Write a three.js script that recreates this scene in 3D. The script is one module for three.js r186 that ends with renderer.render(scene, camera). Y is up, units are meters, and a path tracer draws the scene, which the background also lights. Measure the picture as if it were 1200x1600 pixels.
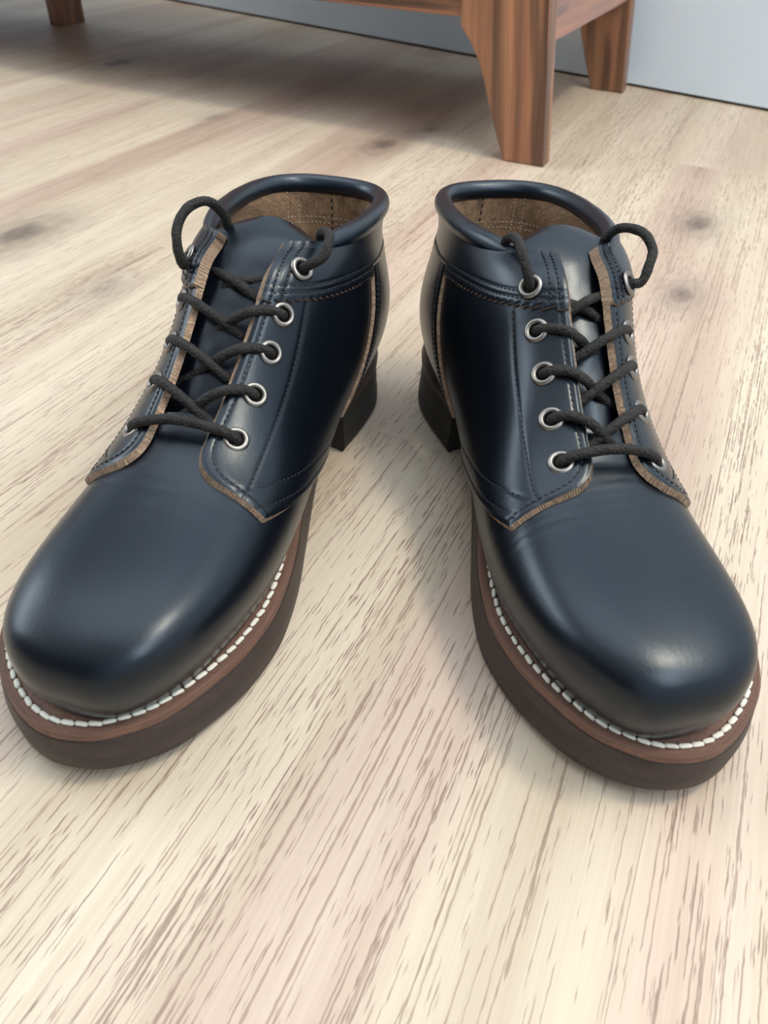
import * as THREE from 'three';
import { mergeGeometries } from 'three/addons/utils/BufferGeometryUtils.js';
import { RectAreaLightUniformsLib } from 'three/addons/lights/RectAreaLightUniformsLib.js';

/* ---------- camera, lights, exposure ---------- */
const scene = new THREE.Scene();
const FOC = 1200, ROLL = 2.5 * Math.PI / 180, PITCH = 40.866 * Math.PI / 180, CAM_H = 0.26;
const camera = new THREE.PerspectiveCamera(2 * Math.atan(800 / FOC) * 180 / Math.PI, 1200 / 1600, 0.01, 30);
{
  const f = new THREE.Vector3(0, -Math.sin(PITCH), -Math.cos(PITCH));
  const dn = new THREE.Vector3(0, -Math.cos(PITCH), Math.sin(PITCH)), rt = new THREE.Vector3(1, 0, 0);
  const R = rt.clone().multiplyScalar(Math.cos(ROLL)).addScaledVector(dn, -Math.sin(ROLL));
  const D = rt.clone().multiplyScalar(Math.sin(ROLL)).addScaledVector(dn, Math.cos(ROLL));
  camera.position.set(0, CAM_H, 0);
  camera.quaternion.setFromRotationMatrix(new THREE.Matrix4().makeBasis(R, D.clone().negate(), f.clone().negate()));
  camera.focus = 0.36; camera.userData.fStop = 15;
}
camera.updateMatrixWorld(true);
const renderer = new THREE.WebGLRenderer({ antialias: true });
renderer.toneMapping = THREE.LinearToneMapping;
renderer.toneMappingExposure = 0.63;
renderer.shadowMap.enabled = true;
RectAreaLightUniformsLib.init();
scene.background = new THREE.Color(0x0b0c0e);

// room frame: a along the back wall (to the right), b out from it
const WANG = 36 * Math.PI / 180, W0 = new THREE.Vector3(0.242, 0, -1.377);
const WA = new THREE.Vector3(Math.cos(WANG), 0, Math.sin(WANG)), WB = new THREE.Vector3(-Math.sin(WANG), 0, Math.cos(WANG));
const room = (a, y, b) => W0.clone().addScaledVector(WA, a).addScaledVector(WB, b).setY(y);
const A0 = -2.6, A1 = 1.45, B1 = 4.0, RH = 2.4;

function areaLight(pos, target, w, h, color, intensity) {
  const l = new THREE.RectAreaLight(color, intensity, w, h);
  l.position.copy(pos); l.lookAt(target); scene.add(l); return l;
}
// warm ceiling lamp, right of and behind the boots
const LAMP = { a: 1.18, b: 0.5, r: 0.22 };
const lampC = new THREE.Color(1.0, 0.85, 0.66);
{
  const l = new THREE.SpotLight(lampC, 15, 0, 1.45, 0.25, 2); l.position.copy(room(LAMP.a, RH - 0.12, LAMP.b)); l.target.position.copy(room(LAMP.a, 0, LAMP.b));
  l.castShadow = true; l.shadow.radius = 11; scene.add(l, l.target);
}
// daylight through the window in the left-hand wall
const WIN = { b: 2.1, y: 1.35, w: 2.0, h: 1.7 };
areaLight(room(A0 + 0.02, WIN.y, WIN.b), room(A0 + 2, WIN.y - 0.25, WIN.b), WIN.w, WIN.h, new THREE.Color(0.87, 0.94, 1.0), 9);
// a second, narrower window in the right-hand wall
const WIN2 = { b: 1.0, y: 1.3, w: 0.9, h: 1.2 };
areaLight(room(A1 - 0.02, WIN2.y, WIN2.b), room(A1 - 2, WIN2.y - 0.25, WIN2.b - 0.3), WIN2.w, WIN2.h, new THREE.Color(0.84, 0.93, 1.0), 10.5);

// flat cool-white light panel in the middle of the ceiling
const PANEL = { a: -0.25, b: 0.78, w: 2.2, h: 1.3 }, panelC = new THREE.Color(0.85, 0.93, 1.0);
areaLight(room(PANEL.a, RH - 0.035, PANEL.b), room(PANEL.a, 0, PANEL.b), PANEL.w, PANEL.h, panelC, 2.5);

/* ---------- helpers ---------- */
const used = {};
function numbered(n) { const k = used[n] = (used[n] ?? -1) + 1; return k ? `${n}_${String(k).padStart(3, '0')}` : n; }
function rng(seed) { let s = seed >>> 0; return () => { s = (s + 0x6D2B79F5) | 0; let t = Math.imul(s ^ (s >>> 15), 1 | s); t = (t + Math.imul(t ^ (t >>> 7), 61 | t)) ^ t; return ((t ^ (t >>> 14)) >>> 0) / 4294967296; }; }
function mesh(name, geo, mat, parent) {
  const m = new THREE.Mesh(geo, mat); m.name = name; m.castShadow = m.receiveShadow = true; (parent || scene).add(m); return m;
}
function group(name) { const g = new THREE.Group(); g.name = numbered(name); scene.add(g); return g; }
function struct(name, geo, mat) { const m = mesh(name, geo, mat); m.userData.kind = 'structure'; return m; }
const lerp = (a, b, t) => a + (b - a) * t, clamp = (x, a, b) => Math.min(b, Math.max(a, x));
const sstep = (a, b, x) => { const t = clamp((x - a) / (b - a), 0, 1); return t * t * (3 - 2 * t); };
const smin = (a, b, k) => { const h = Math.max(k - Math.abs(a - b), 0) / k; return Math.min(a, b) - h * h * k * 0.25; };
function table(pts) { return x => { if (x <= pts[0][0]) return pts[0][1]; for (let i = 1; i < pts.length; i++) if (x <= pts[i][0]) { const [x0, y0] = pts[i - 1], [x1, y1] = pts[i]; return lerp(y0, y1, (x - x0) / (x1 - x0)); } return pts[pts.length - 1][1]; }; }
// smooth value noise on a lattice
function noise2(seed) {
  const r = rng(seed), N = 256, t = new Float32Array(N * N); for (let i = 0; i < N * N; i++) t[i] = r();
  return (x, y) => { const xi = Math.floor(x), yi = Math.floor(y), fx = x - xi, fy = y - yi, u = fx * fx * (3 - 2 * fx), v = fy * fy * (3 - 2 * fy);
    const g = (a, b) => t[((b & 255) << 8) | (a & 255)]; return lerp(lerp(g(xi, yi), g(xi + 1, yi), u), lerp(g(xi, yi + 1), g(xi + 1, yi + 1), u), v); };
}
function dataTex(w, h, fn, srgb, repeat = true) {
  const d = new Uint8Array(w * h * 4), c = [0, 0, 0];
  for (let y = 0; y < h; y++) for (let x = 0; x < w; x++) { fn(x, y, c); const i = (y * w + x) * 4; d[i] = clamp(c[0], 0, 255); d[i + 1] = clamp(c[1], 0, 255); d[i + 2] = clamp(c[2], 0, 255); d[i + 3] = 255; }
  const t = new THREE.DataTexture(d, w, h); t.magFilter = t.minFilter = THREE.LinearFilter; if (srgb) t.colorSpace = THREE.SRGBColorSpace;
  t.wrapS = t.wrapT = repeat ? THREE.RepeatWrapping : THREE.ClampToEdgeWrapping; t.needsUpdate = true; return t;
}

/* ---------- room shell ---------- */
const wallMat = new THREE.MeshStandardMaterial({ color: new THREE.Color(0.75, 0.87, 0.98), roughness: 0.85 });
const ceilMat = new THREE.MeshStandardMaterial({ color: new THREE.Color(0.82, 0.82, 0.82), roughness: 0.9 });
function wallBox(name, a0, a1, b0, b1, y0, y1, mat) {
  const g = new THREE.BoxGeometry(a1 - a0, y1 - y0, b1 - b0);
  g.applyMatrix4(new THREE.Matrix4().makeBasis(WA, new THREE.Vector3(0, 1, 0), WB)); const c = room((a0 + a1) / 2, (y0 + y1) / 2, (b0 + b1) / 2);
  g.translate(c.x, c.y, c.z); return struct(name, g, mat);
}
wallBox('wall_back', A0 - 0.1, A1 + 0.1, -0.1, 0, 0.004, RH, wallMat);
wallBox('wall_left', A0 - 0.1, A0, 0, B1, 0.004, RH, wallMat);
wallBox('wall_right', A1, A1 + 0.1, 0, B1, 0.004, RH, wallMat);
wallBox('wall_front', A0 - 0.1, A1 + 0.1, B1, B1 + 0.1, 0.004, RH, new THREE.MeshStandardMaterial({ color: new THREE.Color(0.12, 0.11, 0.11), roughness: 0.9 }));
wallBox('ceiling', A0 - 0.1, A1 + 0.1, -0.1, B1 + 0.1, RH, RH + 0.1, ceilMat);

/* ---------- BOOT surface ---------- */
// boot axes: S from heel to toe, Y up, X across (outer side positive); millimetres
const rows = [ // foot S, foot Y, inner half-width, outer half-width ; bulge, shoulder, near-top control points as [S, Y, inner w, outer w] ; top [S, Y]
  { f: [275, 27, 14, 15], c: [[278, 27, 11, 12], [279.5, 27, 7, 8], [280.5, 27, 4, 5]], t: [281, 27] },
  { f: [271, 27, 19.5, 21], c: [[279, 33, 19, 21], [285, 39.5, 14, 16], [286.5, 42, 8, 8.5]], t: [287, 42.5] },
  { f: [263, 26, 25.5, 28.5], c: [[271, 38, 27.5, 31], [280, 51, 23.5, 26.5], [284.5, 55.5, 13, 14]], t: [285, 56] },
  { f: [249, 25, 31, 34], c: [[256, 40, 36.5, 39.5], [268, 57.5, 33.5, 36.5], [275, 62.5, 18, 19]], t: [276, 63] },
  { f: [229, 24.5, 35.5, 39.5], c: [[235, 41, 43, 44], [245, 60, 40.5, 41.5], [252, 66.5, 20, 21]], t: [253, 67] },
  { f: [209, 24.5, 38.5, 41.5], c: [[211, 41, 46.5, 47.5], [216.5, 61, 41.5, 42], [221, 68, 20, 21]], t: [221, 68.5] },
  { f: [188, 24.5, 38.5, 42], c: [[189, 42, 47.5, 48.5], [192, 63, 39.5, 41], [194, 72, 18, 19]], t: [194, 73] },
  { f: [165, 25, 37, 41], c: [[167, 43, 47, 47.5], [171, 68, 38, 38], [174, 80.5, 16, 17]], t: [174, 82.5] },
  { f: [140, 28, 37, 40], c: [[143, 46, 44, 46], [150, 75, 34, 36], [154, 94, 15, 16]], t: [154, 97] },
  { f: [112, 33, 34, 36], c: [[117, 52, 43, 43], [127, 84, 34, 36], [137, 107, 15, 16]], t: [138, 109] },
  { f: [85, 38, 33, 34], c: [[90, 60, 44, 42], [106, 96, 38, 38], [124, 117, 18, 19]], t: [128, 118.5] },
  { f: [58, 41, 33, 34], c: [[64, 66, 47, 43], [88, 106, 40, 41], [115, 122, 21, 22]], t: [121, 123.5] },
  { f: [30, 42, 33, 33], c: [[38, 68, 47.5, 43], [70, 112, 38.5, 42], [107, 123, 24, 25]], t: [117, 125] },
  { f: [7, 43, 28, 28], c: [[14, 72, 44, 41], [52, 114, 38, 43], [101, 123.5, 26, 27]], t: [114, 126] },
  { f: [-10, 43.5, 15, 15], c: [[-8, 74, 31, 33], [32, 116, 37.5, 42], [97, 124, 28, 29]], t: [112.5, 126.4] },
  { f: [-15.5, 44, 0, 0], c: [[-13.5, 80, 25, 28], [20, 117.5, 37, 41], [94, 124.5, 30, 31]], t: [112, 126.8] },
  { f: [-16, 45, 0, 0], c: [[-15.5, 86, 22, 24.5], [17, 117.7, 37, 40.5], [93, 124.7, 30.5, 31.5]], t: [111.8, 127] },
  { f: [-17.5, 68, 0, 0], c: [[-16, 95, 20, 22], [13, 118.5, 37, 40], [92, 125, 31, 32]], t: [111.5, 127.2] },
  { f: [-16, 98, 0, 0], c: [[-15, 107, 22, 22], [9, 119.5, 37.5, 39.5], [90, 125.5, 32, 33]], t: [111, 127.6] },
  { f: [-14, 118, 0, 0], c: [[-14, 118, 22, 22], [6, 120, 38, 39.5], [88, 126, 33, 34]], t: [110.5, 128] },
];
// centre line across the boot: the forefoot bends to the inner side, the shaft leans by "lean" millimetres
const centre = (S, Y, lean, bend) => -bend * sstep(70, 235, S) + lean * sstep(35, 115, Y) * (1 - sstep(110, 170, S));
function controlNet(lean, bend) {
  return rows.map(r => {
    const half = (k) => [[r.f[0], r.f[1], r.f[2 + k]], ...r.c.map(c => [c[0], c[1], c[2 + k]])];
    const a = half(0).map(p => [p[0], p[1], -p[2] + centre(p[0], p[1], lean, bend)]), b = half(1).map(p => [p[0], p[1], p[2] + centre(p[0], p[1], lean, bend)]);
    return [...a, [r.t[0], r.t[1], centre(r.t[0], r.t[1], lean, bend)], ...b.reverse()];
  });
}
function basis(n, u) { // clamped uniform cubic B-spline basis
  const p = 3, m = n - p, x = clamp(u, 0, 1) * m, k = Math.min(Math.floor(x), m - 1);
  const kn = i => clamp(i - p, 0, m), N = [1, 0, 0, 0], L = [0, 0, 0, 0], R = [0, 0, 0, 0], s = k + p;
  for (let j = 1; j <= p; j++) { L[j] = x - kn(s + 1 - j); R[j] = kn(s + j) - x; let sv = 0; for (let r = 0; r < j; r++) { const t = N[r] / (R[r + 1] + L[j - r]); N[r] = sv + R[r + 1] * t; sv = L[j - r] * t; } N[j] = sv; }
  return [k, N];
}
const NT = 420, NP = 440;
function makeSurface(lean, bend) {
  const net = controlNet(lean, bend), nr = net.length, nc = net[0].length;
  const P = new Float32Array((NT + 1) * (NP + 1) * 3), bt = [], bp = [];
  for (let i = 0; i <= NT; i++) bt.push(basis(nr, i / NT)); for (let j = 0; j <= NP; j++) bp.push(basis(nc, j / NP));
  for (let i = 0; i <= NT; i++) for (let j = 0; j <= NP; j++) {
    const [ki, ni] = bt[i], [kj, nj] = bp[j]; let s = 0, y = 0, x = 0;
    for (let a = 0; a < 4; a++) for (let b = 0; b < 4; b++) { const w = ni[a] * nj[b], q = net[ki + a][kj + b]; s += w * q[0]; y += w * q[1]; x += w * q[2]; }
    const o = (i * (NP + 1) + j) * 3; P[o] = s; P[o + 1] = y; P[o + 2] = x;
  }
  const Nn = new Float32Array(P.length), V = (i, j) => { const o = (clamp(i, 0, NT) * (NP + 1) + clamp(j, 0, NP)) * 3; return [P[o], P[o + 1], P[o + 2]]; };
  for (let i = 0; i <= NT; i++) for (let j = 0; j <= NP; j++) {
    let d = 1, n, l; do {
      const a = V(i + d, j), b = V(i - d, j), c = V(i, j + d), e = V(i, j - d), u = [a[0] - b[0], a[1] - b[1], a[2] - b[2]], v = [c[0] - e[0], c[1] - e[1], c[2] - e[2]];
      n = [u[2] * v[1] - u[1] * v[2], u[0] * v[2] - u[2] * v[0], u[1] * v[0] - u[0] * v[1]]; l = Math.hypot(...n); d++;
    } while (l < 1e-4 && d < 8);
    const o = (i * (NP + 1) + j) * 3; for (let k = 0; k < 3; k++) Nn[o + k] = n[k] / (l || 1);
  }
  // orient outward: check a point on the ridge
  const o = ((NT >> 2) * (NP + 1) + (NP >> 1)) * 3; if (Nn[o + 1] < 0) for (let i = 0; i < Nn.length; i++) Nn[i] = -Nn[i];
  return { P, N: Nn };
}
const gi = (i, j) => i * (NP + 1) + j;

/* boots: placement of the two local frames in the room */
const BOOTS = [
  { o: new THREE.Vector3(0.050, 0, -0.430), al: 13.5, k: 1, lean: 4, bend: 12, gapTop: 9 },   // the one on the right of the picture (a left boot)
  { o: new THREE.Vector3(-0.0394, 0, -0.4265), al: -13.5, k: -1, lean: -1, bend: 3, gapTop: 14 }, // its mirror
];
function bootMatrix(b) {
  const a = b.al * Math.PI / 180, ax = new THREE.Vector3(Math.sin(a), 0, Math.cos(a)), la = new THREE.Vector3(Math.cos(a), 0, -Math.sin(a));
  return { ax, la };
}

/* ---------- boot materials ---------- */
const n1 = noise2(11), n2 = noise2(23), n3 = noise2(37);
const grainTex = dataTex(512, 512, (x, y, c) => { // fine creased grain, height only
  const u = x / 512, v = y / 512, a = n1(u * 32, v * 32), b = n2(u * 96, v * 96), d = n3(u * 256, v * 256);
  c[0] = c[1] = c[2] = 255 * (0.5 + 0.35 * (a - 0.5) + 0.4 * (b - 0.5) + 0.3 * (d - 0.5));
});
function texRepeat(t, r) { const k = t.clone(); k.repeat.set(r, r); k.needsUpdate = true; return k; }
const smoothLeather = new THREE.MeshPhysicalMaterial({ color: new THREE.Color(0.0028, 0.0042, 0.0072), roughness: 0.29, specularIntensity: 0.85, specularColor: new THREE.Color(0.72, 0.86, 1.0), clearcoat: 0.1, clearcoatRoughness: 0.24, bumpMap: texRepeat(grainTex, 14), bumpScale: 0.00004 });
const rollLeather = new THREE.MeshPhysicalMaterial({ color: new THREE.Color(0.0045, 0.008, 0.014), roughness: 0.36, specularColor: new THREE.Color(0.72, 0.87, 1.0), clearcoat: 0.25, clearcoatRoughness: 0.26, bumpMap: texRepeat(grainTex, 20), bumpScale: 0.00006 });
const suedeTex = dataTex(512, 512, (x, y, c) => { const u = x / 512, v = y / 512; const a = n2(u * 20, v * 20), b = n1(u * 90, v * 90), d = n3(u * 256, v * 256); const k = 1.0 + 0.3 * a + 0.3 * (b - 0.5) + 0.35 * (d - 0.5); c[0] = 132 * k; c[1] = 106 * k; c[2] = 82 * k; }, true);
const suede = new THREE.MeshStandardMaterial({ map: texRepeat(suedeTex, 18), roughness: 1, bumpMap: texRepeat(grainTex, 60), bumpScale: 0.0003 });
const rawTex = dataTex(256, 256, (x, y, c) => { const u = x / 256, v = y / 256; const k = 0.62 + 0.55 * n1(u * 30, v * 30) * n2(u * 80, v * 80) + 0.25 * (n3(u * 128, v * 128) - 0.3); c[0] = 186 * k; c[1] = 156 * k; c[2] = 129 * k; }, true);
const rawEdge = new THREE.MeshStandardMaterial({ map: texRepeat(rawTex, 9), roughness: 0.95 });
const weltTex = dataTex(512, 512, (x, y, c) => { const u = x / 512, v = y / 512; const k = 0.86 + 0.22 * (n1(u * 8, v * 40) - 0.5) + 0.22 * (n2(u * 128, v * 128) - 0.5); c[0] = 128 * k; c[1] = 92 * k; c[2] = 76 * k; }, true);
const weltMat = new THREE.MeshStandardMaterial({ map: texRepeat(weltTex, 10), roughness: 0.62, bumpMap: texRepeat(grainTex, 30), bumpScale: 0.00012 });
const soleTex = dataTex(512, 512, (x, y, c) => { const u = x / 512, v = y / 512; const k = 0.85 + 0.35 * (n1(u * 6, v * 50) - 0.5) + 0.2 * (n2(u * 128, v * 128) - 0.5); c[0] = 62 * k; c[1] = 48 * k; c[2] = 44 * k; }, true);
const soleMat = new THREE.MeshStandardMaterial({ map: texRepeat(soleTex, 8), roughness: 0.55, bumpMap: texRepeat(grainTex, 24), bumpScale: 0.0001 });
const heelMat = new THREE.MeshStandardMaterial({ color: new THREE.Color(0.013, 0.012, 0.011), roughness: 0.62, bumpMap: texRepeat(grainTex, 24), bumpScale: 0.0001 });
const threadDark = new THREE.MeshStandardMaterial({ color: new THREE.Color(0.008, 0.009, 0.012), roughness: 0.6 });
const threadWhite = new THREE.MeshStandardMaterial({ color: new THREE.Color(0.78, 0.74, 0.64), roughness: 0.8 });
const threadCream = new THREE.MeshStandardMaterial({ color: new THREE.Color(0.55, 0.49, 0.40), roughness: 0.85 });
const eyeletMat = new THREE.MeshStandardMaterial({ color: new THREE.Color(0.27, 0.25, 0.23), metalness: 1, roughness: 0.38 });
const eyeletInner = new THREE.MeshStandardMaterial({ color: new THREE.Color(0.05, 0.045, 0.04), metalness: 0.6, roughness: 0.6 });
const laceTex = dataTex(256, 256, (x, y, c) => { const u = x / 256, v = y / 256; const a = n1(u * 24, v * 24), b = n2(u * 110, v * 110); const k = 0.6 + 0.6 * a + 0.55 * (b - 0.5); const w = b > 0.86 ? 1.5 : 1; c[0] = 27 * k * w; c[1] = 23 * k * w; c[2] = 20 * k * w; }, true);
const laceMat = new THREE.MeshStandardMaterial({ map: laceTex, roughness: 0.72, bumpMap: texRepeat(grainTex, 0.5), bumpScale: 0.0008 });
const fuzzMat = new THREE.MeshStandardMaterial({ color: new THREE.Color(0.03, 0.026, 0.022), roughness: 1 });

/* ---------- boot panels ---------- */
// sheet(): the part of the boot surface where g >= 0, pushed out by off(), with a back face and a rim along the cut
function sheet(B, g, off, thick, opt = {}) {
  const { P, N, k } = B, W = NP + 1, n = (NT + 1) * W;
  const gv = new Float32Array(n); for (let i = 0; i < n; i++) gv[i] = g(P[i * 3], P[i * 3 + 1], P[i * 3 + 2], i);
  const pos = [], idx = [], uv = [], src = [], cache = new Map();
  const put = (p, nn, gg, u, v) => { const o = off(p[0], p[1], p[2], gg); src.push([p, nn, o]); pos.push(k * (p[2] + nn[2] * o) / 1000, (p[1] + nn[1] * o) / 1000, (p[0] + nn[0] * o) / 1000); uv.push(u, v); return src.length - 1; };
  const at = i => [P[i * 3], P[i * 3 + 1], P[i * 3 + 2]], an = i => [N[i * 3], N[i * 3 + 1], N[i * 3 + 2]];
  const UVr = i => [((i / W) | 0) / NT * 0.30, (i % W) / NP * 0.22];
  const corner = i => { let q = cache.get(i); if (q === undefined) { const [u, v] = UVr(i); q = put(at(i), an(i), gv[i], u, v); cache.set(i, q); } return q; };
  const cut = (a, b) => { const key = a < b ? `${a}_${b}` : `${b}_${a}`; let q = cache.get(key); if (q === undefined) { const t = gv[a] / (gv[a] - gv[b]), pa = at(a), pb = at(b), na = an(a), nb = an(b), ua = UVr(a), ub = UVr(b);
    const nn = [0, 1, 2].map(c => lerp(na[c], nb[c], t)), l = Math.hypot(...nn) || 1; q = put([0, 1, 2].map(c => lerp(pa[c], pb[c], t)), nn.map(c => c / l), 0, lerp(ua[0], ub[0], t), lerp(ua[1], ub[1], t)); cache.set(key, q); } return q; };
  const rim = [], flare = opt.flare || 0;
  const tri = (a, b, c) => {
    const v = [a, b, c], poly = [], isCut = [];
    for (let m = 0; m < 3; m++) { const p = v[m], q = v[(m + 1) % 3]; if (gv[p] >= 0) { poly.push(corner(p)); isCut.push(false); } if ((gv[p] >= 0) !== (gv[q] >= 0)) { poly.push(cut(p, q)); isCut.push(true); } }
    for (let m = 2; m < poly.length; m++) idx.push(poly[0], poly[m - 1], poly[m]);
    for (let m = 0; m < poly.length; m++) if (isCut[m] && isCut[(m + 1) % poly.length]) rim.push([poly[m], poly[(m + 1) % poly.length]]);
  };
  const i0 = opt.t0 ? Math.floor(opt.t0 * NT) : 0;
  for (let i = i0; i < NT; i++) for (let j = 0; j < NP; j++) { const a = i * W + j, b = a + 1, c = a + W, d = c + 1; if (gv[a] < 0 && gv[b] < 0 && gv[c] < 0 && gv[d] < 0) continue; tri(a, c, b); tri(b, c, d); }
  if (opt.topRim) for (let j = 0; j < NP; j++) { const a = NT * W + j, b = a + 1; if (gv[a] >= 0 && gv[b] >= 0) rim.push([corner(a), corner(b)]); }
  // winding outward
  let sgn = 0; for (let m = 0; m < idx.length; m += 300) { const [a, b, c] = [idx[m], idx[m + 1], idx[m + 2]]; const A = new THREE.Vector3().fromArray(pos, a * 3), Bv = new THREE.Vector3().fromArray(pos, b * 3).sub(A), C = new THREE.Vector3().fromArray(pos, c * 3).sub(A); const q = src[a][1]; sgn += Bv.cross(C).dot(new THREE.Vector3(k * q[2], q[1], q[0])) > 0 ? 1 : -1; }
  if (sgn < 0) for (let m = 0; m < idx.length; m += 3) [idx[m + 1], idx[m + 2]] = [idx[m + 2], idx[m + 1]];
  const outer = new THREE.BufferGeometry(); outer.setAttribute('position', new THREE.Float32BufferAttribute(pos, 3)); outer.setAttribute('uv', new THREE.Float32BufferAttribute(uv, 2)); outer.setIndex(idx); outer.computeVertexNormals();
  const cutSet = new Set(rim.flat()); const inPos = new Float32Array(pos.length); src.forEach(([p, nn, o], m) => { const e = o - thick; if (flare && cutSet.has(m) && (!opt.flareWhere || opt.flareWhere(...p))) { const h = 0.4, f0 = g(...p), d = [0, 1, 2].map(c => { const q = p.slice(); q[c] += h; return g(...q) - f0; }), dn = d[0] * nn[0] + d[1] * nn[1] + d[2] * nn[2], t = d.map((v, c) => v - dn * nn[c]), l = Math.hypot(...t) || 1; p = p.map((v, c) => v - t[c] / l * flare); }
    inPos[m * 3] = k * (p[2] + nn[2] * e) / 1000; inPos[m * 3 + 1] = (p[1] + nn[1] * e) / 1000; inPos[m * 3 + 2] = (p[0] + nn[0] * e) / 1000; });
  const inner = new THREE.BufferGeometry(); inner.setAttribute('position', new THREE.BufferAttribute(inPos, 3)); inner.setAttribute('uv', new THREE.Float32BufferAttribute(uv, 2)); const ri = idx.slice(); for (let m = 0; m < ri.length; m += 3) [ri[m + 1], ri[m + 2]] = [ri[m + 2], ri[m + 1]]; inner.setIndex(ri); inner.computeVertexNormals();
  // rim: five strips across, slightly swollen so that the cut edge is soft
  const rp = [], ru = [], rx = []; const r = rng(5); let run = 0;
  for (const [a, b] of rim) {
    const base = rp.length / 3, L = 3;
    for (const v of [a, b]) for (let q = 0; q <= L; q++) { const t = q / L, jx = Math.sin(run * 0.9 + (v === b ? 0.9 : 0)) * 0.00006; for (let c = 0; c < 3; c++) rp.push(lerp(pos[v * 3 + c], inPos[v * 3 + c], t) + jx); ru.push(run * 0.0012 + (v === b ? 0.0012 : 0), t * 0.004); }
    for (let q = 0; q < L; q++) rx.push(base + q, base + L + 1 + q, base + q + 1, base + q + 1, base + L + 1 + q, base + L + 2 + q);
    run++;
  }
  const rg = new THREE.BufferGeometry(); rg.setAttribute('position', new THREE.Float32BufferAttribute(rp, 3)); rg.setAttribute('uv', new THREE.Float32BufferAttribute(ru, 2)); rg.setIndex(rx); if (rx.length) rg.computeVertexNormals();
  return { outer, inner, rim: rg, gv };
}
// contour of a field on the boot surface, as polylines of [S, Y, X, nS, nY, nX]
function contour(B, field, level, keep) {
  const { P, N } = B, W = NP + 1, n = (NT + 1) * W, f = new Float32Array(n); for (let i = 0; i < n; i++) f[i] = field(P[i * 3], P[i * 3 + 1], P[i * 3 + 2], i) - level;
  const pts = new Map(), segs = [];
  const cut = (a, b) => { const key = a < b ? a * 4e6 + b : b * 4e6 + a; if (!pts.has(key)) { const t = f[a] / (f[a] - f[b]); const q = []; for (let c = 0; c < 3; c++) q.push(lerp(P[a * 3 + c], P[b * 3 + c], t)); for (let c = 0; c < 3; c++) q.push(lerp(N[a * 3 + c], N[b * 3 + c], t)); pts.set(key, q); } return key; };
  const tri = (a, b, c) => { const e = []; for (const [p, q] of [[a, b], [b, c], [c, a]]) if ((f[p] >= 0) !== (f[q] >= 0)) e.push(cut(p, q)); if (e.length === 2) segs.push(e); };
  for (let i = 0; i < NT; i++) for (let j = 0; j < NP; j++) { const a = i * W + j, b = a + 1, c = a + W, d = c + 1; const s = (f[a] >= 0) + (f[b] >= 0) + (f[c] >= 0) + (f[d] >= 0); if (s === 0 || s === 4) continue; tri(a, c, b); tri(b, c, d); }
  const nb = new Map(); for (const [a, b] of segs) { (nb.get(a) || nb.set(a, []).get(a)).push(b); (nb.get(b) || nb.set(b, []).get(b)).push(a); }
  const seen = new Set(), lines = [];
  const walk = start => { const line = []; let cur = start, prev = null; while (cur !== undefined && !seen.has(cur)) { seen.add(cur); line.push(pts.get(cur)); const nx = (nb.get(cur) || []).find(q => q !== prev && !seen.has(q)); prev = cur; cur = nx; } return line; };
  for (const [k2, v] of nb) if (v.length === 1 && !seen.has(k2)) lines.push(walk(k2)); for (const k2 of nb.keys()) if (!seen.has(k2)) lines.push(walk(k2));
  const out = []; for (const l of lines) { let cur = []; for (const p of l) { if (!keep || keep(p[0], p[1], p[2])) cur.push(p); else { if (cur.length > 2) out.push(cur); cur = []; } } if (cur.length > 2) out.push(cur); }
  return out;
}
function resample(line, step) { // even steps along a polyline
  const out = [line[0]]; let need = step; for (let i = 1; i < line.length; i++) { let a = line[i - 1], b = line[i], d = Math.hypot(a[0] - b[0], a[1] - b[1], a[2] - b[2]); while (d >= need && d > 1e-6) { const t = need / d, q = a.map((v, c) => lerp(v, b[c], t)); out.push(q); a = q; d -= need; need = step; } need -= d; } return out;
}
const stitchBase = new THREE.SphereGeometry(1, 6, 4);
function stitchAlong(B, line, lift, pitch, len, rad, flat = 0.7) { // little thread lengths lying on the surface
  const pts = resample(line, pitch), out = [], k = B.k, M = new THREE.Matrix4();
  const loc = p => { const h = typeof lift === 'function' ? lift(p[0], p[1], p[2]) : lift; return new THREE.Vector3(k * (p[2] + p[5] * h) / 1000, (p[1] + p[4] * h) / 1000, (p[0] + p[3] * h) / 1000); };
  for (let i = 0; i + 1 < pts.length; i++) {
    const a = loc(pts[i]), b = loc(pts[i + 1]), x = b.clone().sub(a).normalize(), nn = new THREE.Vector3(k * pts[i][5], pts[i][4], pts[i][3]).normalize(), z = x.clone().cross(nn).normalize(), y = z.clone().cross(x);
    M.makeBasis(x.multiplyScalar(len / 2000), y.multiplyScalar(rad * flat / 1000), z.multiplyScalar(rad / 1000)); M.setPosition(a.lerp(b, 0.5)); out.push(stitchBase.clone().applyMatrix4(M));
  }
  return out;
}
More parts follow.
